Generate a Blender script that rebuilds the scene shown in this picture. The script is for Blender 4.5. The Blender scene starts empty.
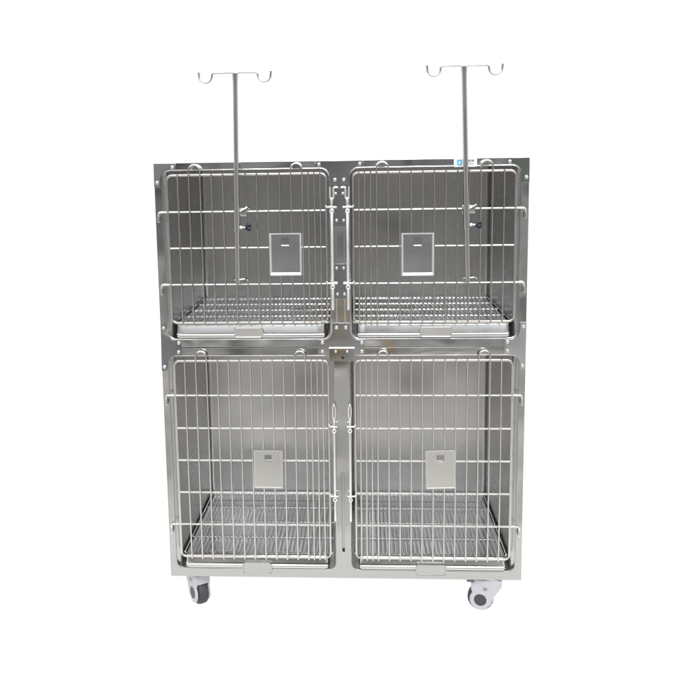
import bpy, bmesh, math, random
from mathutils import Vector, Matrix
random.seed(4)
S = bpy.context.scene
COL = S.collection
PI = math.pi
Z0 = 0.125                       # underside of the cage body above the ground

# ------------------------------------------------------------------ materials
def new_mat(name):
    m = bpy.data.materials.new(name); m.use_nodes = True
    nt = m.node_tree
    return m, nt, nt.nodes['Principled BSDF']

def metal(name, col, rough, var=0.08, brush=None, bump=0.0, smudge=6.0, tint=0.06, wav=0.0):
    """brushed / rolled stainless steel: smudges move the roughness, a stretched noise gives the grain, a slow wave bends the sheet"""
    m, nt, b = new_mat(name)
    N, L = nt.nodes, nt.links
    b.inputs['Metallic'].default_value = 1.0
    tc = N.new('ShaderNodeTexCoord')
    n1 = N.new('ShaderNodeTexNoise'); n1.inputs['Scale'].default_value = smudge
    n1.inputs['Detail'].default_value = 5.0
    L.new(tc.outputs['Object'], n1.inputs['Vector'])
    r = N.new('ShaderNodeMapRange')
    r.inputs['From Min'].default_value = 0.3; r.inputs['From Max'].default_value = 0.7
    r.inputs['To Min'].default_value = max(0.03, rough - var); r.inputs['To Max'].default_value = rough + var
    L.new(n1.outputs['Fac'], r.inputs['Value']); L.new(r.outputs['Result'], b.inputs['Roughness'])
    cr = N.new('ShaderNodeMix'); cr.data_type = 'RGBA'
    cr.inputs['A'].default_value = (*[c * (1 - tint) for c in col], 1)
    cr.inputs['B'].default_value = (*[min(1, c * (1 + tint)) for c in col], 1)
    last = None
    if brush:
        mp = N.new('ShaderNodeMapping'); mp.inputs['Scale'].default_value = brush
        L.new(tc.outputs['Object'], mp.inputs['Vector'])
        n2 = N.new('ShaderNodeTexNoise'); n2.inputs['Scale'].default_value = 1.0; n2.inputs['Detail'].default_value = 3.0
        L.new(mp.outputs['Vector'], n2.inputs['Vector'])
        L.new(n2.outputs['Fac'], cr.inputs['Factor'])
        if bump:
            bp = N.new('ShaderNodeBump'); bp.inputs['Strength'].default_value = bump; bp.inputs['Distance'].default_value = 0.001
            L.new(n2.outputs['Fac'], bp.inputs['Height']); last = bp
    else:
        L.new(n1.outputs['Fac'], cr.inputs['Factor'])
    if wav:
        n3 = N.new('ShaderNodeTexNoise'); n3.inputs['Scale'].default_value = 3.2; n3.inputs['Detail'].default_value = 1.0
        L.new(tc.outputs['Object'], n3.inputs['Vector'])
        b2 = N.new('ShaderNodeBump'); b2.inputs['Strength'].default_value = 1.0; b2.inputs['Distance'].default_value = wav
        L.new(n3.outputs['Fac'], b2.inputs['Height'])
        if last: L.new(last.outputs['Normal'], b2.inputs['Normal'])
        last = b2
    if last: L.new(last.outputs['Normal'], b.inputs['Normal'])
    L.new(cr.outputs['Result'], b.inputs['Base Color'])
    return m

def plain(name, col, rough, noise=0.08, scale=30, spec=0.5):
    m, nt, b = new_mat(name)
    N, L = nt.nodes, nt.links
    tc = N.new('ShaderNodeTexCoord')
    n = N.new('ShaderNodeTexNoise'); n.inputs['Scale'].default_value = scale; n.inputs['Detail'].default_value = 4
    L.new(tc.outputs['Object'], n.inputs['Vector'])
    mx = N.new('ShaderNodeMix'); mx.data_type = 'RGBA'
    mx.inputs['A'].default_value = (*[c * (1 - noise) for c in col], 1)
    mx.inputs['B'].default_value = (*[min(1, c * (1 + noise)) for c in col], 1)
    L.new(n.outputs['Fac'], mx.inputs['Factor']); L.new(mx.outputs['Result'], b.inputs['Base Color'])
    b.inputs['Roughness'].default_value = rough
    b.inputs['Specular IOR Level'].default_value = spec
    return m

M = {}
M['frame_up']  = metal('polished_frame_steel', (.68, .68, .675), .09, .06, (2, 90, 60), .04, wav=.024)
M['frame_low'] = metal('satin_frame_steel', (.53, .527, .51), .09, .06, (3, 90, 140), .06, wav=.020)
M['bracket']   = metal('bracket_steel', (.60, .61, .62), .12, .05, wav=.006)
M['bracket_green_reflect'] = metal('bracket_steel_green_reflection', (.50, .56, .49), .12, .05, wav=.006)  # green reflection put into the base colour
M['inner']     = metal('brushed_inner_steel', (.615, .61, .602), .26, .05, (160, 160, 3), .015, wav=.008)
M['inner'].node_tree.nodes['Principled BSDF'].inputs['Metallic'].default_value = .90
M['shell']     = metal('shell_steel', (.58, .58, .58), .28, .06, (3, 120, 120), .05)
M['wire']      = metal('bright_wire_steel', (.70, .68, .655), .18, .06, smudge=25)
M['wire_h']    = metal('door_crosswire_steel', (.90, .89, .875), .24, .06, smudge=25)
M['wire_h'].node_tree.nodes['Principled BSDF'].inputs['Metallic'].default_value = .85
M['grid']      = metal('grid_wire_steel', (.78, .79, .80), .18, .06, smudge=25)
M['grid'].node_tree.nodes['Principled BSDF'].inputs['Metallic'].default_value = 1.0
M['tray']      = metal('tray_steel', (.70, .695, .68), .18, .06, (3, 90, 90), .05, wav=.004)
M['plate_up']  = metal('pressed_plate_steel', (.55, .55, .55), .26, .06, (6, 90, 200), .05)
M['plate_low'] = metal('flat_plate_steel', (.66, .65, .62), .32, .06, (6, 90, 200), .05)
M['latch']     = metal('latch_chrome', (.88, .88, .87), .34, .06, smudge=20)
M['latch'].node_tree.nodes['Principled BSDF'].inputs['Metallic'].default_value = .7
M['rivet']     = metal('rivet_steel', (.80, .81, .82), .12, .04, smudge=20)
M['pole']      = metal('pole_steel', (.74, .735, .73), .18, .06, (160, 160, 4), .04)
M['plastic']   = plain('pale_caster_plastic', (.50, .505, .545), .36, .07, 45)
M['tyre']      = plain('dark_grey_rubber', (.050, .052, .055), .62, .15, 60)
M['hub']       = plain('hub_cap_plastic', (.052, .053, .060), .45, .10)
M['lever']     = metal('dark_lever_steel', (.16, .18, .17), .35, .08)
M['bolt']      = metal('dull_bolt_steel', (.36, .34, .31), .40, .08)
M['hook']      = metal('hook_rod_steel', (.58, .585, .59), .22, .06)
M['knob']      = plain('navy_knob_plastic', (.010, .016, .028), .30, .10)
M['dark']      = plain('dark_gap', (.02, .02, .022), .6)
M['white']     = plain('sticker_white', (.82, .86, .88), .35, .02)
M['cyan']      = plain('sticker_cyan', (.10, .52, .74), .35, .05, 80)
M['ink']       = plain('sticker_grey_ink', (.22, .22, .24), .5, .05)
M['inkpale']   = plain('sticker_pale_ink', (.62, .56, .57), .5, .05)

# ------------------------------------------------------------------ mesh helpers
WN = {'front_frame', 'corner_bracket', 'joint_bracket', 'latch_bracket', 'card_plate', 'tray_handle', 'housing', 'sticker', 'emblem', 'side_panel', 'back_panel'}
def add_obj(name, me, m, parent=None, loc=(0, 0, 0), ang=35):
    if m is not None:
        me.materials.append(m)
    for p in me.polygons: p.use_smooth = True
    me.set_sharp_from_angle(angle=math.radians(ang))
    o = bpy.data.objects.new(name, me); COL.objects.link(o)
    o.parent = parent; o.location = loc
    if name in WN:
        md = o.modifiers.new('weighted', 'WEIGHTED_NORMAL'); md.keep_sharp = True; md.weight = 100
    return o

def bm_mesh(name, bm):
    bmesh.ops.recalc_face_normals(bm, faces=bm.faces[:])
    me = bpy.data.meshes.new(name); bm.to_mesh(me); bm.free()
    return me

def box(bm, x0, x1, y0, y1, z0, z1, bev=0.0):
    vs = [bm.verts.new((x, y, z)) for x in (x0, x1) for y in (y0, y1) for z in (z0, z1)]
    q = [(0, 1, 3, 2), (4, 6, 7, 5), (0, 4, 5, 1), (2, 3, 7, 6), (0, 2, 6, 4), (1, 5, 7, 3)]
    fs = [bm.faces.new([vs[i] for i in f]) for f in q]
    if bev:
        es = list({e for f in fs for e in f.edges})
        bmesh.ops.bevel(bm, geom=es, offset=bev, segments=2, affect='EDGES', profile=0.5)

def fillet(pts, r, n=6, cyc=False):
    """round the corners of a polyline"""
    P = [Vector(p) for p in pts]; out = []; k = len(P)
    for i in range(k):
        if not cyc and i in (0, k - 1): out.append(P[i]); continue
        a, b, c = P[i - 1], P[i], P[(i + 1) % k]
        u, v = (a - b), (c - b)
        lu, lv = u.length, v.length
        u, v = u / lu, v / lv
        ang = u.angle(v)
        if ang > PI - 0.02: out.append(b); continue
        rr = min(r, 0.49 * min(lu, lv) * math.tan(ang / 2))
        d = rr / math.tan(ang / 2)
        bis = (u + v).normalized(); ctr = b + bis * (rr / math.sin(ang / 2))
        s, e = b + u * d - ctr, b + v * d - ctr
        for j in range(n + 1):
            out.append(ctr + s.normalized().slerp(e.normalized(), j / n) * rr)
    return out

def tube(bm, pts, r, seg=8, cyc=False, cap=True):
    P = [Vector(p) for p in pts]; k = len(P)
    R = r if isinstance(r, (list, tuple)) else [r] * k
    def tan(i):
        if cyc: return (P[(i + 1) % k] - P[i - 1]).normalized()
        return (P[min(i + 1, k - 1)] - P[max(i - 1, 0)]).normalized()
    t = tan(0); up = Vector((0, 1, 0)) if abs(t.y) < .9 else Vector((1, 0, 0))
    n = (up - t * up.dot(t)).normalized(); rings = []
    for i in range(k):
        t = tan(i); n = (n - t * n.dot(t)).normalized(); bb = t.cross(n)
        rings.append([bm.verts.new(P[i] + (n * math.cos(2 * PI * j / seg) + bb * math.sin(2 * PI * j / seg)) * R[i]) for j in range(seg)])
    for i in range(k if cyc else k - 1):
        A, B = rings[i], rings[(i + 1) % k]
        for j in range(seg):
            bm.faces.new((A[j], A[(j + 1) % seg], B[(j + 1) % seg], B[j]))
    if cap and not cyc:
        bm.faces.new(rings[0][::-1]); bm.faces.new(rings[-1])

def disc(bm, c, r, y0, y1, seg=32, bev=0.0):
    """a disc with its axis along y"""
    prof = [(0, y0), (r - bev, y0), (r, y0 + bev), (r, y1 - bev), (r - bev, y1), (0, y1)]
    lathe_y(bm, c, prof, seg)

def lathe_y(bm, c, prof, seg=32):
    rows = []
    for (r, y) in prof:
        if r < 1e-6: rows.append([bm.verts.new((c[0], c[1] + y, c[2]))])
        else: rows.append([bm.verts.new((c[0] + r * math.cos(2 * PI * j / seg), c[1] + y, c[2] + r * math.sin(2 * PI * j / seg))) for j in range(seg)])
    for A, B in zip(rows, rows[1:]):
        for j in range(seg):
            a, b = A[j % len(A)], A[(j + 1) % len(A)]
            c_, d = B[(j + 1) % len(B)], B[j % len(B)]
            vs = []
            for v in (a, b, c_, d):
                if v not in vs: vs.append(v)
            if len(vs) > 2: bm.faces.new(vs)

def rrect(x0, x1, z0, z1, r, n=6):
    return [(p.x, p.z) for p in fillet([(x0, 0, z0), (x1, 0, z0), (x1, 0, z1), (x0, 0, z1)], r, n, True)]

def sheet(outer, holes, t, bev, y_front):
    """flat plate in the xz plane with holes, its front face (towards -y) at y_front"""
    cu = bpy.data.curves.new('c', 'CURVE'); cu.dimensions = '2D'; cu.fill_mode = 'BOTH'
    for ring in [outer] + holes:
        sp = cu.splines.new('POLY'); sp.points.add(len(ring) - 1); sp.use_cyclic_u = True
        for p, (x, z) in zip(sp.points, ring): p.co = (x, z, 0, 1)
    cu.extrude = t / 2 - bev; cu.bevel_depth = bev; cu.bevel_resolution = 2; cu.offset = -bev
    o = bpy.data.objects.new('c', cu); COL.objects.link(o)
    bpy.context.view_layer.update()
    me = bpy.data.meshes.new_from_object(o.evaluated_get(bpy.context.evaluated_depsgraph_get()))
    bpy.data.objects.remove(o); bpy.data.curves.remove(cu)
    for v in me.vertices:
        x, y, z = v.co
        v.co = (x, y_front + t / 2 - z, y)
    bm = bmesh.new(); bm.from_mesh(me); bpy.data.meshes.remove(me)
    bmesh.ops.remove_doubles(bm, verts=bm.verts[:], dist=1e-6)
    bmesh.ops.recalc_face_normals(bm, faces=bm.faces[:])
    return bm

def empty(name, loc, label, cat, group=None, rz=0.0):
    o = bpy.data.objects.new(name, None); COL.objects.link(o)
    o.location = loc; o.rotation_euler = (0, 0, rz); o.empty_display_size = .05
    o['label'] = label; o['category'] = cat
    if group: o['group'] = group
    return o

# ------------------------------------------------------------------ the cage
W = .61; HT = 1.438; DEP = .605; DIN = .585
UO = (.0358, .5815, .8516, 1.4113)       # upper door opening, x inner, x outer, z low, z high
LO = (.0275, .5865, .0331, .7898)        # lower door opening
JZ = .8208                               # seam of the two units
cage = empty('veterinary_cage', (0, 0, 0), 'two-tier stainless steel animal cage with four wire doors on casters', 'animal cage')
P0 = (0, 0, Z0)

def opening(o, s, g=0.0, r=.027):
    x0, x1 = sorted((s * o[0], s * o[1]))
    return rrect(x0 - g, x1 + g, o[2] - g, o[3] + g, r + g)

def bead(bm, ring, r, y):
    tube(bm, [(x, y, z) for x, z in ring], r, 8, True)

fu = sheet([(-W, JZ + .0012), (W, JZ + .0012), (W, HT), (-W, HT)], [opening(UO, 1), opening(UO, -1)], .0050, .0014, 0)
for s in (-1, 1): bead(fu, opening(UO, s, .0030), .0012, .0003)
for x in (-.0135, .0135): tube(fu, [(x, .0005, .905), (x, .0005, 1.36)], .0026, 8)     # folded lips of the two door posts
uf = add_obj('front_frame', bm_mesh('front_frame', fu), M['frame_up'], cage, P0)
uf['label'] = 'polished front frame of the upper tier'
fl = sheet([(-W, 0), (W, 0), (W, JZ - .0012), (-W, JZ - .0012)], [opening(LO, 1), opening(LO, -1), rrect(-.0040, .0040, .0965, .3856, .0037)], .0060, .0014, 0)
for s in (-1, 1): bead(fl, opening(LO, s, .0030), .0011, .0003)
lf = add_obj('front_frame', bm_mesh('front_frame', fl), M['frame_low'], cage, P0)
lf['label'] = 'satin front frame of the lower tier'
bm = bmesh.new(); box(bm, -.006, .006, .017, .019, .09, .39); add_obj('slot_backing', bm_mesh('slot', bm), M['inner'], lf)

for s in (-1, 1):
    bm = bmesh.new(); x0, x1 = sorted((s * .594, s * (W - .0005))); box(bm, x0, x1, .0165, DEP, .001, HT - .001, .002)
    add_obj('side_panel', bm_mesh('side_panel', bm), M['shell'], cage, P0)
bm = bmesh.new(); box(bm, -.593, .593, DIN + .006, DEP, .001, HT - .001, .002); add_obj('back_panel', bm_mesh('back', bm), M['shell'], cage, P0)
bm = bmesh.new(); box(bm, -.593, .593, .0165, DIN + .005, UO[3] + .003, HT - .001); add_obj('top_panel', bm_mesh('top', bm), M['inner'], cage, P0)
bm = bmesh.new(); box(bm, -.593, .593, .0165, DIN + .005, .797, .8475); add_obj('middle_panel', bm_mesh('mid', bm), M['inner'], cage, P0)
bm = bmesh.new(); box(bm, -.593, .593, .0165, DIN + .005, .002, .028); add_obj('bottom_panel', bm_mesh('bot', bm), M['inner'], cage, P0)

# inner lining of each of the four compartments: one bent sheet with coved rear corners
def lining(s, z0, z1):
    xi, xo = s * .022, s * .571
    path = fillet([(s * .590, .0175, 0), (xo, .0230, 0), (xo, DIN, 0), (xi, DIN, 0), (xi, .0175, 0)], .016, 6)
    bm = bmesh.new()
    rows = [[bm.verts.new((p.x, p.y, z)) for p in path] for z in (z0, z1)]
    for i in range(len(path) - 1): bm.faces.new((rows[0][i], rows[0][i + 1], rows[1][i + 1], rows[1][i]))
    me = bm_mesh('lining', bm)
    return add_obj('inner_lining', me, M['inner'], cage, P0)
for s in (-1, 1):
    lining(s, .8480, UO[3] + .0025); lining(s, .0285, .7965)

# ---- rivets and brackets
def rivet_mesh():
    bm = bmesh.new()
    lathe_y(bm, (0, 0, 0), [(.0062, 0), (.0062, -.0008), (.0056, -.0022), (.0042, -.0036), (.0022, -.0045), (0, -.0048)], 18)
    return bm_mesh('rivet', bm)
RIV = rivet_mesh()
RIV.materials.append(M['rivet'])
for p in RIV.polygons: p.use_smooth = True

def bracket(name, poly, rivets, tilt=0, yaw=0, m='bracket', y=-.0032, t=.0022, label=None, scale=1.0):
    cx = sum(p[0] for p in poly) / len(poly); cz = sum(p[1] for p in poly) / len(poly)
    bm = sheet([(x - cx, z - cz) for x, z in poly], [], t, .0007, 0)
    o = add_obj(name, bm_mesh(name, bm), M[m], cage, (cx, y, Z0 + cz))
    o.rotation_euler = (math.radians(tilt), 0, math.radians(yaw))
    for x, z in rivets:
        r = bpy.data.objects.new('rivet', RIV); COL.objects.link(r); r.parent = o
        r.location = (x - cx, 0.0002, z - cz); r.scale = (scale,) * 3
    if label: o['label'] = label
    return o

def arc(cx, cz, r, a0, a1, n=7):
    return [(cx + r * math.cos(math.radians(a0 + (a1 - a0) * i / n)), cz + r * math.sin(math.radians(a0 + (a1 - a0) * i / n))) for i in range(n + 1)]

g = .0065; RC = .027
def corner_poly(s):                   # upper outer corners
    xo = UO[1] + g; zt = UO[3] + g; r = RC + g
    pl = [(W - .001, HT - .001), (.537, HT - .001), (.537, zt)] + arc(xo - r, zt - r, r, 90, 0)[0:] + [(xo, 1.3595), (W - .001, 1.3595)]
    return [(s * x, z) for x, z in pl]
bracket('corner_bracket', corner_poly(-1), [(-.5472, 1.4240), (-.5985, 1.3745)], -2.0, 3, label='dark corner plate at the far end of the top rail')
bracket('corner_bracket', corner_poly(1), [(.5472, 1.4250), (.5995, 1.3750)], -2.5, -4, m='bracket_green_reflect', label='dark corner plate beside the sticker, a greenish reflection in its colour')
def tee_poly():
    xi = UO[0] - g; zt = UO[3] + g; r = RC + g
    right = [(.0775, HT - .001), (.0775, zt)] + arc(xi + r, zt - r, r, 90, 180) + [(xi, 1.3615)]
    return right + [(-x, z) for x, z in right[::-1]]
bracket('corner_bracket', tee_poly(), [(-.066, 1.4255), (.067, 1.4255), (-.0145, 1.3755), (.0145, 1.3755)], -1.5, 0)
def joint_poly(s):
    xo = UO[1] + g; r = RC + g; xl = LO[1] + g * .6
    zb = UO[2] - g; zl = LO[3] + g
    pl = [(W - .001, .903), (xo, .903)] + arc(xo - r, zb + r, r, 0, -90) + [(.5395, zb), (.5395, zl)] + arc(xl - r, zl - r, r, 90, 0) + [(xl, .743), (W - .001, .743)]
    return [(s * x, z) for x, z in pl]
jr = [(.5995, .8890), (.5490, .8370), (.5500, .8060), (.5990, .7565)]
bracket('joint_bracket', joint_poly(-1), [(-x, z) for x, z in jr], -5.5, 3, label='dark joint plate between the two tiers')
bracket('joint_bracket', joint_poly(1), jr, 2.0, -2, label='light joint plate between the two tiers')
def cross_poly():
    xi = UO[0] - g; r = RC + g; zb = UO[2] - g; zl = LO[3] + g
    right = [(xi, .903)] + arc(xi + r, zb + r, r, 180, 270) + [(.0775, zb), (.0775, zl), (.036, zl)]
    return right + [(-x, z) for x, z in right[::-1]]
bracket('joint_bracket', cross_poly(), [(-.0155, .8880), (.0160, .8880), (-.0630, .8370), (.0688, .8365), (-.0635, .8062), (.0686, .8060)], 0.0, 0, label='tee shaped joint plate with a faint warm reflection')
o = bracket('latch_bracket', [(-.0405, .8185), (.0440, .8185), (.0440, .7740), (-.0405, .7740)], [(-.0185, .8075), (.0200, .8075)], 1, 0, y=-.0065, m='frame_low', scale=.75)
bm = bmesh.new(); tube(bm, [(-.0425, 0, .0225), (.0425, 0, .0225)], .0022, 8); add_obj('folded_lip', bm_mesh('lip', bm), M['latch'], o)
bm = bmesh.new(); disc(bm, (.003, 0, -.010), .0052, -.0012, .0005, 20); add_obj('peg_hole', bm_mesh('hole', bm), M['dark'], o)
for za, zb, ra, rb in ((1.3490, 1.2240, 1.3316, 1.2440), (1.1010, .9850, 1.0870, 1.0010)):
    bracket('latch_bracket', [(-.0215, za), (.0215, za), (.0215, zb), (-.0215, zb)], [(-.0125, ra), (.0110, ra), (-.0105, rb), (.0130, rb)], -2, 0, y=-.0058, scale=.8)

# ---- wire doors
def door(s, tier):
    up = tier == 'up'
    zt, zb = (1.3970, .9075) if up else (.7765, .0800)
    crown = .0335 if up else .0345
    hz = [1.2775, 1.1580, 1.0365] if up else [.6575, .5425, .4285, .3135, .1975]
    xo, xi = .5655, .0450
    bm = bmesh.new()
    yf, yv, yh = -.0085, -.0150, -.0085
    tube(bm, fillet([(s * xi, yf, zb), (s * xo, yf, zb), (s * xo, yf, zt), (s * xi, yf, zt)], .017, 6, True), .0044, 12, True)
    xs = [xo - .0371 * i for i in range(1, 13)] + [.1010, .0815, .0625]
    skip = {1, 2, 10, 11}
    for i, x in enumerate(xs):
        if i in skip: continue
        j = random.uniform(-.0009, .0009)
        tube(bm, [(s * x, yv, zb - .006), (s * (x + j), yv, (zb + zt) / 2), (s * x, yv, zt + .005)], .0028, 8)
    for a, b in ((1, 2), (10, 11)):
        x0, x1 = xs[a], xs[b]; c, h = (x0 + x1) / 2, (x0 - x1) / 2
        top = [(s * (c + h * math.cos(PI * k / 12)), yv, zt + crown - h + h * math.sin(PI * k / 12)) for k in range(13)]
        tube(bm, [(s * x0, yv, zb - .006)] + top + [(s * x1, yv, zb - .006)], .0029, 8)
    nf = len(bm.faces)
    for k, z in enumerate(hz):
        if k in (0, len(hz) - 1):          # these run on past the door frame and turn down as hinge pins
            xe = .5975
            tube(bm, fillet([(s * xi, yh, z), (s * xe, yh, z), (s * xe, yh, z - .034)], .008, 6), .0034, 10)
        else:
            tube(bm, [(s * xi, yh, z), (s * xo, yh, z)], .0034, 10)
    bm.faces.ensure_lookup_table()
    for f in bm.faces[nf:]: f.material_index = 1
    o = add_obj('cage_door', bm_mesh('cage_door', bm), M['wire'], cage, P0)
    o.data.materials.append(M['wire_h'])
    # eyes on the frame that take the hinge pins
    for z in (hz[0], hz[-1]):
        b2 = bmesh.new(); tube(b2, [(s * .5975, -.0078, z - .030), (s * .5975, -.0078, z - .014)], .0052, 12)
        add_obj('hinge_sleeve', bm_mesh('hinge', b2), M['frame_up'] if up else M['frame_low'], o)
    return o
D = {(s, t): door(s, t) for t in ('up', 'low') for s in (-1, 1)}
D[(-1, 'up')]['label'] = 'upper wire door carrying the pole nearer the dark joint plate'
D[(1, 'up')]['label'] = 'upper wire door below the sticker'

# ---- latches
def latch_up(s):
    x = s * .0255; y = -.0215
    bm = bmesh.new()
    # fork at the top, the prong nearer the post bends over to it
    tube(bm, fillet([(x + s * .0052, y, 1.353), (x + s * .0052, y, 1.318), (x, y, 1.311)], .006, 4), .0021, 8)
    tube(bm, fillet([(x - s * .0200, y, 1.3520), (x - s * .0062, y, 1.3520), (x - s * .0062, y, 1.318), (x, y, 1.311)], .005, 4), .0024, 8)
    box(bm, x - .0040, x + .0040, y - .002, y + .002, 1.302, 1.318, .001)
    tube(bm, [(x, y, 1.303), (x, y, 1.278)], .0030, 8)
    for a, b in ((1.270, 1.040), (1.020, .9500)):
        box(bm, x - .0040, x + .0040, y - .0022, y + .0022, b, a, .0012)
    for z in (1.2745, 1.0265):
        ring = [(x + .0052 * math.cos(2 * PI * k / 16), y - .001, z + .0056 * math.sin(2 * PI * k / 16)) for k in range(16)]
        tube(bm, ring, .0026, 8, True)
    tube(bm, [(x, y, 1.040), (x, y, 1.034)], .0030, 8)
    tube(bm, [(x, y, 1.020), (x, y, 1.016)], .0030, 8)
    o = add_obj('latch', bm_mesh('latch', bm), M['latch'], D[(s, 'up')])
    for z in (1.2885, 1.0395):
        bm = bmesh.new()
        tube(bm, fillet([(s * .0455, y + .010, z + .003), (s * .0430, y - .002, z), (s * .010, y - .002, z - .001)], .004, 4), .0030, 10)
        add_obj('latch_pin', bm_mesh('pin', bm), M['latch'], D[(s, 'up')])
def latch_low(s):
    x = s * .0265; y = -.0215
    bm = bmesh.new()
    ring = [(x + .0046 * math.cos(2 * PI * k / 24), y - .001, .604 + .026 * math.sin(2 * PI * k / 24)) for k in range(24)]
    tube(bm, ring, .0022, 8, True)
    box(bm, x - .0040, x + .0040, y - .002, y + .002, .566, .580, .001)
    tube(bm, [(x, y, .568), (x, y, .544)], .0030, 8)
    for a, b in ((.531, .303), (.288, .2165)):
        box(bm, x - .0036, x + .0036, y - .0022, y + .0022, b, a, .0012)
    for z in (.5376, .2945):
        ring = [(x + .0052 * math.cos(2 * PI * k / 16), y - .001, z + .0056 * math.sin(2 * PI * k / 16)) for k in range(16)]
        tube(bm, ring, .0026, 8, True)
    add_obj('latch', bm_mesh('latch', bm), M['latch'], D[(s, 'low')])
    for z in (.5530, .3080):
        bm = bmesh.new()
        tube(bm, fillet([(s * .0455, y + .010, z + .003), (s * .0420, y - .002, z), (s * .017, y - .002, z - .001)], .004, 4), .0030, 10)
        add_obj('latch_pin', bm_mesh('pin', bm), M['latch'], D[(s, 'low')])
for s in (-1, 1): latch_up(s); latch_low(s)

# ---- card plates hooked over the door wires
def card_up(s, cx, cz):
    w, h = .0520, .0695
    hole = rrect(-.0135, .0125, .030, .057, .004, 4)
    bm = sheet(rrect(-w + .006, w - .006, -h + .010, h - .005, .002, 2), [hole], .0016, .0004, 0)
    # raised bevelled rim with mitred corners
    x0, x1, z0, z1 = -w + .006, w - .006, -h + .010, h - .005
    loops = []
    for (dx, dzb, dzt, y) in ((0, 0, 0, .0004), (.0030, .0070, .0022, -.0052), (.0062, .0104, .0052, -.0050), (.0064, .0106, .0054, .0004)):
        loops.append([bm.verts.new(p) for p in ((x0 - dx, y, z0 - dzb), (x1 + dx, y, z0 - dzb), (x1 + dx, y, z1 + dzt), (x0 - dx, y, z1 + dzt))])
    rim = set()
    for A, B in zip(loops, loops[1:]):
        for k in range(4): rim.add(bm.faces.new((A[k], A[(k + 1) % 4], B[(k + 1) % 4], B[k])))
    for f in rim: f.material_index = 1
    o = add_obj('card_plate', bm_mesh('card_plate', bm), M['plate_up'], D[(s, 'up')], (cx, -.0195, cz), 20)
    bm = bmesh.new(); tube(bm, [(-.0125, -.003, .0295), (.0115, -.003, .0295)], .0024, 8)
    box(bm, -.0125, .0115, -.003, .0005, .0285, .0300)
    # folded tab below the square hole belongs to the same pressing
    me = bm_mesh('tab', bm); me.materials.append(M['latch'])
    b3 = bmesh.new(); b3.from_mesh(o.data); n0 = len(b3.faces); b3.from_mesh(me); b3.to_mesh(o.data); b3.free()
    o.data.materials.append(M['latch'])
    for p in o.data.polygons:
        p.use_smooth = True
        if p.index >= n0: p.material_index = 1
    o.data.set_sharp_from_angle(angle=math.radians(20))
    return o
def card_low(s, cx, cz, roll):
    w, h = .0505, .0680
    bm = sheet(rrect(-w, w, -h, h, .002, 2), [rrect(-.0125, .0125, .028, .053, .002, 3)], .0026, .0007, 0)
    for z in (-h + .004,):
        tube(bm, [(-w + .003, -.0002, z), (w - .003, -.0002, z)], .0010, 6)
    for x in (-w + .005, w - .005):
        tube(bm, [(x, -.0002, -h + .004), (x, -.0002, h - .004)], .0009, 6)
    o = add_obj('card_plate', bm_mesh('card_plate', bm), M['plate_low'], D[(s, 'low')], (cx, -.0212, cz))
    o.rotation_euler = (math.radians(2), math.radians(roll), 0)
    return o
card_up(-1, -.1784, 1.1357); card_up(1, .2524, 1.1315)
card_low(-1, -.2530, .4005, .6); card_low(1, .3302, .4025, -1.6)

# ---- floor grids and trays
def floor_grid(s, z):
    bm = bmesh.new()
    x0, x1 = .040, .562; n = 35
    for i in range(n):
        x = x0 + (x1 - x0) * i / (n - 1)
        j = random.uniform(-.0006, .0006)
        tube(bm, [(s * x, .026, z), (s * (x + j), .30, z + random.uniform(-.0006, .0003)), (s * x, DIN - .012, z)], .0026, 8)
    for y in (.030, .160, .292, .430, .568):
        tube(bm, [(s * x0, y, z - .0050), (s * x1, y, z - .0056)], .0032, 8)
    return add_obj('floor_grid', bm_mesh('floor_grid', bm), M['grid'], cage, P0)

def tray(s, z0, label=None):
    """shallow drip tray: folded front with a rolled bottom lip, bottom, sides"""
    xa, xb = .052, .556; zt = z0 + .0435
    bm = bmesh.new()
    # front: profile in yz, its ends curve back into the sides
    prof = [(.022, zt), (.0105, zt), (.0078, zt - .0012), (.0072, zt - .003), (.0030, z0 + .0200), (.0026, z0 + .0184), (.0012, z0 + .0178), (-.0015, z0 + .0170), (-.0060, z0 + .0140), (-.0078, z0 + .0090), (-.0066, z0 + .0035), (-.0020, z0 + .0004), (.000, z0), (.020, z0)]
    ends = []
    for x in [xa + .003 * k for k in range(5)] + [xa + .03 + (xb - xa - .06) * k / 12 for k in range(13)] + [xb - .003 * k for k in range(4, -1, -1)]:
        d = min(x - xa, xb - x)
        back = .012 * (1 - math.sqrt(max(0, 1 - (1 - min(d / .013, 1)) ** 2)))
        ends.append([bm.verts.new((s * x, y + back * (1 if y < .0195 else 0), z + back * .35 * (1 if z < z0 + .016 else 0))) for y, z in prof])
    for A, B in zip(ends, ends[1:]):
        for k in range(len(prof) - 1): bm.faces.new((A[k], A[k + 1], B[k + 1], B[k]))
    box(bm, *sorted((s * xa, s * xb)), .0205, DIN - .003, z0 + .002, z0 + .004)
    for x in (xa, xb - .002): box(bm, *sorted((s * x, s * (x + .002))), .0215, DIN - .004, z0 + .005, zt - .003)
    o = add_obj('tray', bm_mesh('tray', bm), M['tray'], cage, P0, ang=50)
    if label: o['label'] = label
    return o

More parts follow.
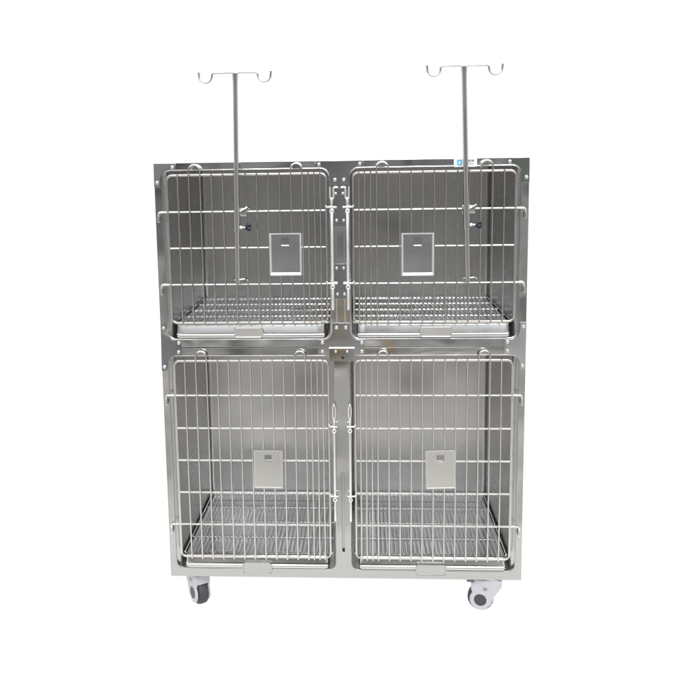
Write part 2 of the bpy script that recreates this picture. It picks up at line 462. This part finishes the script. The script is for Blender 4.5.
def tray_handle(t, cx, zc, w, h, m='tray', lean=0):
    """pressed pull: a bent strip with a rolled lower edge, round-cornered"""
    bm = sheet(rrect(cx - w, cx + w, zc - h, zc + h, .007, 5), [], .004, .0014, -.0100)
    tube(bm, fillet([(cx - w, -.0105, zc - h), (cx + w, -.0105, zc - h), (cx + w, -.0105, zc + h), (cx - w, -.0105, zc + h)], .007, 5, True), .0023, 8, True)
    for v in bm.verts: v.co.y -= (v.co.z - zc) * lean
    return add_obj('tray_handle', bm_mesh('tray_handle', bm), M[m], t)
for s, cu, wu, cl, wl in ((-1, -.3092, .0462, -.3014, .0495), (1, .3138, .0515, .3004, .0505)):
    floor_grid(s, .9050); floor_grid(s, .0800)
    t = tray(s, .8535); tray_handle(t, cu, .8735, wu, .0165, 'tray', .10)
    t = tray(s, .0350); tray_handle(t, cl, .0390, wl, .0190, 'frame_low')

# ---- sticker on the top rail
bm = sheet(rrect(.3690, .4425, 1.4105, 1.4372, .002, 3), [], .0008, .0002, -.0012)
st = add_obj('sticker', bm_mesh('sticker', bm), M['white'], cage, P0)
bm = sheet(rrect(.3785, .3955, 1.4160, 1.4335, .003, 4), [[(.3835, 1.4195), (.3835, 1.4285), (.3880, 1.4300), (.3915, 1.4240), (.3885, 1.4195)]], .0006, .0001, -.0020)
add_obj('emblem', bm_mesh('emblem', bm), M['cyan'], st)
bm = bmesh.new()
for i, (x0, x1) in enumerate(((.4150, .4205), (.4225, .4250), (.4262, .4330))): box(bm, x0, x1, -.0020, -.0012, 1.4270, 1.4335)
add_obj('print_mark', bm_mesh('mark', bm), M['ink'], st)
bm = bmesh.new()
for z in (1.4170, 1.4200, 1.4230): box(bm, .4195 if z < 1.42 else .4160, .4330, -.0020, -.0012, z, z + .0016)
add_obj('print_mark', bm_mesh('mark', bm), M['inkpale'], st)

# ---- casters
def caster(x, y, rz, label=None, brake=True):
    rt = bpy.data.objects.new('caster', None); COL.objects.link(rt); rt.parent = cage
    rt.location = (x, y, 0); rt.rotation_euler = (0, 0, rz); rt.empty_display_size = .03
    if label: rt['label'] = label
    wz = .0450; wr = .0450                       # wheel stands on the ground
    # wheel: tyre with rounded tread
    bm = bmesh.new()
    lathe_y(bm, (0, 0, wz), [(0, -.0175), (.028, -.0175), (.037, -.0172), (.0425, -.0150), (.0446, -.0095), (wr, 0), (.0446, .0095), (.0425, .0150), (.037, .0172), (.028, .0175), (0, .0175)], 40)
    add_obj('wheel', bm_mesh('wheel', bm), M['tyre'], rt)
    # housing: two cheeks joined by a hood; the tyre shows towards local +x
    def outline():
        pts = arc(-.001, wz, .0365, -125, 42, 24)
        pts += [(.0305, wz + .034), (.0310, Z0 - .014), (.0280, Z0 - .0062), (-.068, Z0 - .0062), (-.0745, Z0 - .013), (-.0725, Z0 - .026), (-.062, Z0 - .043), (-.049, wz + .018), (-.0425, wz), (-.038, wz - .014)]
        return pts
    def join(b):
        me = bpy.data.meshes.new('t'); b.to_mesh(me); b.free(); bm.from_mesh(me); bpy.data.meshes.remove(me)
    bm = bmesh.new()
    for y0 in (-.0275, .0200): join(sheet(outline(), [], .0075, .0022, y0))
    # hood bridging the two cheeks over the tyre
    hood = arc(0, wz, .0470, 150, 52, 16) + [(.0300, wz + .038), (.0302, Z0 - .0145), (.0270, Z0 - .0075), (-.066, Z0 - .0075), (-.0715, Z0 - .0145), (-.070, Z0 - .026), (-.060, Z0 - .042)]
    join(sheet(hood, [], .0410, .0010, -.0205))
    hs = add_obj('housing', bm_mesh('housing', bm), M['plastic'], rt)
    for sy in (-1, 1):
        bm = bmesh.new(); y0, y1 = sorted((sy * .0255, sy * .0284))
        disc(bm, (-.001, 0, wz), .0215, y0, y1, 32, .0008)
        add_obj('hub_cap', bm_mesh('hub_cap', bm), M['hub'], rt)
        bm = bmesh.new(); y0, y1 = sorted((sy * .0255, sy * .0295)); disc(bm, (-.0175, 0, Z0 - .037), .0066, y0, y1, 18, .001)
        add_obj('bolt', bm_mesh('bolt', bm), M['bolt'], rt)
    # top plate with swivel and brake lever
    bm = bmesh.new(); box(bm, -.062, .030, -.026, .026, Z0 - .0050, Z0 - .0005, .001)
    tube(bm, [(-.034, 0, Z0 - .010), (-.034, 0, Z0 - .004)], .020, 24)
    add_obj('top_plate', bm_mesh('top_plate', bm), M['pole'], rt)
    if brake:
        bm = bmesh.new()
        for yy in (-.0285, .0145): box(bm, .020, .046, yy, yy + .014, Z0 - .0185, Z0 - .0070, .0015)
        tube(bm, [(.034, -.018, Z0 - .0150), (.070, -.018, Z0 - .0160)], .0034, 10)
        tube(bm, [(.036, -.020, Z0 - .0145), (.036, .020, Z0 - .0145)], .0040, 10)
        add_obj('brake_lever', bm_mesh('brake', bm), M['lever'], rt)
    return rt
caster(.4775, .038, PI - math.radians(13), 'front caster turned side on')
caster(-.520, .050, math.atan2(-.83, .555), 'front caster turned towards the viewer', False)
caster(.487, .53, PI - .3); caster(-.500, .53, .4)

# ------------------------------------------------------------------ infusion poles clamped to the upper doors
def iv_pole(xt, xb, zt, tipl, tipr, label):
    y = -.034
    rt = empty('infusion_pole', (xb, y, Z0 + 1.045), label, 'drip pole', 'drip poles clamped to the upper cage doors')
    dz = -1.045
    lean = (xt - xb)
    X = lambda z: lean * (z - 1.045) / (zt - 1.045)
    bm = bmesh.new()
    tube(bm, [(0, 0, 0), (X(1.20), 0, 1.20 + dz), (X(1.45), 0, 1.45 + dz), (X(zt - .035), 0, zt - .035 + dz), (X(zt - .012), 0, zt - .012 + dz), (X(zt - .003), 0, zt - .003 + dz)], [.0085, .0085, .0085, .0085, .0100, .0104], 20)
    add_obj('pole', bm_mesh('pole', bm), M['pole'], rt)
    # double hook bar
    bm = bmesh.new(); top = zt + dz
    c = X(zt); L_, R_ = tipl - xb, tipr - xb; r = .0205
    def hook(tip, sgn):
        cx = tip - sgn * r                       # middle of the U
        pts = [(tip + sgn * .001, 0, top + .002)]
        pts += [(cx + sgn * r * math.cos(a), 0, top - .0085 + 1.02 * r * math.sin(a)) for a in [-PI * k / 14 for k in range(15)]]
        return pts, cx - sgn * r
    pl, il = hook(L_, -1); pr, ir = hook(R_, 1)
    path = pl + fillet([(il, 0, top - .007), (il + .003, 0, top), (c, 0, top + .0005)], .006, 4)[1:]
    path += fillet([(c, 0, top + .0005), (ir - .003, 0, top), (ir, 0, top - .007)], .006, 4)[1:-1] + pr[::-1]
    tube(bm, path, .0034, 10)
    add_obj('hook_bar', bm_mesh('hook_bar', bm), M['hook'], rt)
    # sleeve and door clamp
    bm = bmesh.new(); tube(bm, [(X(1.212), 0, 1.212 + dz), (X(1.285), 0, 1.285 + dz)], .0108, 20)
    b = .0135
    tube(bm, fillet([(X(1.28) + .004, .004, 1.275 + dz), (X(1.28) + .018, .006, 1.283 + dz), (X(1.28) + .032, .012, 1.290 + dz), (X(1.28) + .036, .022, 1.288 + dz)], .006, 4), .0042, 10)
    box(bm, X(1.28) - .012, X(1.28) + .030, .0145, .0185, 1.262 + dz, 1.288 + dz, .001)
    add_obj('clamp', bm_mesh('clamp', bm), M['pole'], rt)
    # thumb screw: thread, collar, lobed knob
    bm = bmesh.new(); kz = 1.2265 + dz; kx = X(1.2265)
    tube(bm, [(kx + .008, -.002, kz), (kx + .030, -.002, kz)], .0030, 12)
    tube(bm, [(kx + .0105, -.002, kz), (kx + .0165, -.002, kz)], .0058, 14)
    add_obj('thumb_screw', bm_mesh('thumb_screw', bm), M['latch'], rt)
    bm = bmesh.new(); n = 36; rows = []
    for xx, k in ((.0270, .55), (.0285, .72), (.0330, .74), (.0345, 1.0), (.0440, 1.0), (.0460, .82)):
        rows.append([bm.verts.new((kx + xx, -.002 + k * (.0088 + (.0022 if k > .8 else 0) * math.cos(3 * 2 * PI * j / n + .5)) * math.cos(2 * PI * j / n), kz + k * (.0108 + (.0030 if k > .8 else 0) * math.cos(3 * 2 * PI * j / n + .5)) * math.sin(2 * PI * j / n))) for j in range(n)])
    for A, B_ in zip(rows, rows[1:]):
        for j in range(n): bm.faces.new((A[j], A[(j + 1) % n], B_[(j + 1) % n], B_[j]))
    bm.faces.new(rows[0][::-1]); bm.faces.new(rows[-1])
    add_obj('knob', bm_mesh('knob', bm), M['knob'], rt)
    # bottom rest: a short bent rod hooked on the wires
    bm = bmesh.new()
    tube(bm, fillet([(-.016, .015, .014), (-.012, .004, .010), (.000, -.003, .0095), (.022, -.001, .0125), (.028, .012, .012), (.031, .016, .006)], .006, 4), .0030, 10)
    add_obj('rest_hook', bm_mesh('rest_hook', bm), M['pole'], rt)
    return rt
iv_pole(-.3255, -.3370, 1.7175, -.4415, -.2125, 'double-hooked steel drip pole on the upper door that has no sticker above it')
iv_pole(.3945, .4125, 1.7235, .2805, .5130, 'steel drip pole with double hooks passing in front of the blue and white sticker')

# ------------------------------------------------------------------ glowing ground, surroundings, added lamp, camera
m, nt, b = new_mat('glowing_white_floor')
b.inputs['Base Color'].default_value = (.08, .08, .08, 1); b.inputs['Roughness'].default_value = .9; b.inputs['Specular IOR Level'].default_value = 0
b.inputs['Emission Strength'].default_value = 1.0  # floor glows by itself: stays white, no shadow under the cage
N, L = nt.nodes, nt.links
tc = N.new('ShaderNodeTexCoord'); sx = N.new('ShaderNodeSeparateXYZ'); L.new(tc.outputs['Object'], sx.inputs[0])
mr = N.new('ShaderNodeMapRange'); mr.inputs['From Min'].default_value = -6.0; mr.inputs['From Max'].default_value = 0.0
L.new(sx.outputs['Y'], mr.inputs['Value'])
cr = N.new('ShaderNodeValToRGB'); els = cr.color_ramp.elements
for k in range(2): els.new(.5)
for e, (p, c) in zip(els, ((0, (.36, .355, .34)), (.45, (.54, .53, .51)), (.80, (.66, .65, .63)), (.905, (1, .997, .99)))):  # glow dims towards the front to tone the steel's reflections
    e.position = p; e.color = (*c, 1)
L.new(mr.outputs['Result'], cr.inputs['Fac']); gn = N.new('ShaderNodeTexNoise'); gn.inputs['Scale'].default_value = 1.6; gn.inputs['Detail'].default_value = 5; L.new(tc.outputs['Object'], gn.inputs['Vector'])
gm = N.new('ShaderNodeMapRange'); gm.inputs['From Min'].default_value = .35; gm.inputs['From Max'].default_value = .65; gm.inputs['To Min'].default_value = .42; gm.inputs['To Max'].default_value = 1.30  # mottled glow out front, added for streaks in the steel
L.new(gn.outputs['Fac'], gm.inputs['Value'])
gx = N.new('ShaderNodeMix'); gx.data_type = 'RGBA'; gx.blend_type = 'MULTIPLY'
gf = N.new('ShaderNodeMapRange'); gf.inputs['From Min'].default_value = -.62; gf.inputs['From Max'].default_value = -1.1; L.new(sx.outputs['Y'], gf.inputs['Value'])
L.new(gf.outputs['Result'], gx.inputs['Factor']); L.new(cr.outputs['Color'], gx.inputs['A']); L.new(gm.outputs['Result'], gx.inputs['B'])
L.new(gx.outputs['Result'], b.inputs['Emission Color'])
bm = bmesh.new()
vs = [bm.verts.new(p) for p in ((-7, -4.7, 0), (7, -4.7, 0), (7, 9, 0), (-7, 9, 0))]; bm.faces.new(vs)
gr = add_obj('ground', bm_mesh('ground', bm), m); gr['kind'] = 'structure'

w = bpy.data.worlds.new('World'); S.world = w; w.use_nodes = True
nt = w.node_tree; N, L = nt.nodes, nt.links
bg = N['Background']
tc = N.new('ShaderNodeTexCoord'); sx = N.new('ShaderNodeSeparateXYZ'); L.new(tc.outputs['Generated'], sx.inputs[0])
def ramp(inp, lo, hi, stops, interp='LINEAR'):
    mr = N.new('ShaderNodeMapRange'); mr.inputs['From Min'].default_value = lo; mr.inputs['From Max'].default_value = hi
    L.new(inp, mr.inputs['Value'])
    cr = N.new('ShaderNodeValToRGB'); cr.color_ramp.interpolation = interp
    L.new(mr.outputs['Result'], cr.inputs['Fac'])
    els = cr.color_ramp.elements
    while len(els) < len(stops): els.new(.5)
    for e, (p, c) in zip(els, stops):
        e.position = (p - lo) / (hi - lo); e.color = (*c, 1) if isinstance(c, tuple) else (c, c, c, 1)
    return cr.outputs['Color']
# invented surroundings in front, for reflections: dark at eye level, hazy bright sky high up
front = ramp(sx.outputs['Z'], -1, 1, [(-.6, (.30, .29, .28)), (-.12, (.20, .20, .20)), (-.02, (.155, .156, .157)), (.12, (.165, .167, .168)), (.24, (.27, .28, .29)), (.40, (.87, .90, .94)), (.7, (1, 1, 1))])
noise = N.new('ShaderNodeTexNoise'); noise.inputs['Scale'].default_value = 9.0; noise.inputs['Detail'].default_value = 4
L.new(tc.outputs['Generated'], noise.inputs['Vector'])
nr = ramp(noise.outputs['Fac'], 0, 1, [(.36, .30), (.50, .8), (.64, 1.25)])
mul = N.new('ShaderNodeMix'); mul.data_type = 'RGBA'; mul.blend_type = 'MULTIPLY'; mul.inputs['Factor'].default_value = 1
L.new(front, mul.inputs['A']); L.new(nr, mul.inputs['B'])
gain = N.new('ShaderNodeMix'); gain.data_type = 'RGBA'; gain.blend_type = 'MULTIPLY'; gain.inputs['Factor'].default_value = 1
gain.inputs['B'].default_value = (1.75, 1.75, 1.75, 1); gain.clamp_result = False
L.new(mul.outputs['Result'], gain.inputs['A'])
hi = N.new('ShaderNodeMapRange'); hi.inputs['From Min'].default_value = .30; hi.inputs['From Max'].default_value = .60
hi.inputs['To Min'].default_value = 1.0; hi.inputs['To Max'].default_value = 2.3; L.new(sx.outputs['Z'], hi.inputs['Value'])
# invented pale glow at both sides to brighten the steel, plain white behind
back = ramp(sx.outputs['Y'], -1, 1, [(-.90, 0), (-.55, .7), (-.1, 1)])
pale = ramp(sx.outputs['Y'], -1, 1, [(-.8, (.35, .33, .315)), (-.1, (.57, .545, .52)), (.12, (.8, .78, .76)), (.35, (1, 1, 1))])
mx = N.new('ShaderNodeMix'); mx.data_type = 'RGBA'
L.new(back, mx.inputs['Factor']); L.new(gain.outputs['Result'], mx.inputs['A']); L.new(pale, mx.inputs['B'])
bo = N.new('ShaderNodeMix'); bo.data_type = 'RGBA'; bo.blend_type = 'MULTIPLY'; bo.inputs['Factor'].default_value = 1; bo.clamp_result = False
L.new(mx.outputs['Result'], bo.inputs['A']); L.new(hi.outputs['Result'], bo.inputs['B'])
mx = bo
# ochre spot put into the surroundings for the joint plate's reflection
vd = N.new('ShaderNodeVectorMath'); vd.operation = 'DISTANCE'; L.new(tc.outputs['Generated'], vd.inputs[0]); vd.inputs[1].default_value = (-.031, -.9833, -.179)
och = ramp(vd.outputs['Value'], 0, .2, [(.009, 1), (.016, 0)])
m2 = N.new('ShaderNodeMix'); m2.data_type = 'RGBA'; L.new(och, m2.inputs['Factor']); L.new(mx.outputs['Result'], m2.inputs['A']); m2.inputs['B'].default_value = (.52, .33, .10, 1)
mx = m2
L.new(mx.outputs['Result'], bg.inputs['Color']); bg.inputs['Strength'].default_value = 1.02

ld = bpy.data.lights.new('added_highlight_lamp', 'AREA'); ld.energy = 80; ld.shape = 'RECTANGLE'; ld.size = 2.4; ld.size_y = 1.2; ld.color = (1, .985, .96)  # unseen overhead lamp, added for highlights on wires and rivets
lo = bpy.data.objects.new('added_highlight_lamp', ld); COL.objects.link(lo); lo.location = (.5, -2.2, 3.6)
lo.rotation_euler = (Vector((0, 0, .8)) - Vector(lo.location)).to_track_quat('-Z', 'Y').to_euler()

cd = bpy.data.cameras.new('camera'); cam = bpy.data.objects.new('camera', cd); COL.objects.link(cam)
F, CX, CY, CZ, YAW, PIT, ROL, PPX, PPY = 815.439, .08266, -2.67405, 1.38584, -.05713, .1392, -.01532, 319.458, 291.104
cy, sy, cp, sp = math.cos(YAW), math.sin(YAW), math.cos(PIT), math.sin(PIT)
fwd = Vector((sy * cp, cy * cp, -sp)); rgt = Vector((cy, -sy, 0)); upv = rgt.cross(fwd)
r2 = math.cos(ROL) * rgt + math.sin(ROL) * upv; u2 = -math.sin(ROL) * rgt + math.cos(ROL) * upv
mat = Matrix((r2, u2, -fwd)).transposed().to_4x4(); mat.translation = (CX, CY, CZ + Z0)
cam.matrix_world = mat
cd.sensor_width = 36; cd.sensor_fit = 'HORIZONTAL'; cd.lens = F / 700 * 36
cd.shift_x = (350 - PPX) / 700; cd.shift_y = (PPY - 350) / 700
cd.clip_start = .05; cd.clip_end = 200
S.camera = cam
S.view_settings.view_transform = 'Standard'; S.view_settings.look = 'None'; S.view_settings.exposure = 0; S.view_settings.gamma = 1
S.cycles.max_bounces = 6; S.cycles.glossy_bounces = 5; S.cycles.diffuse_bounces = 2; S.cycles.sample_clamp_indirect = 3.0
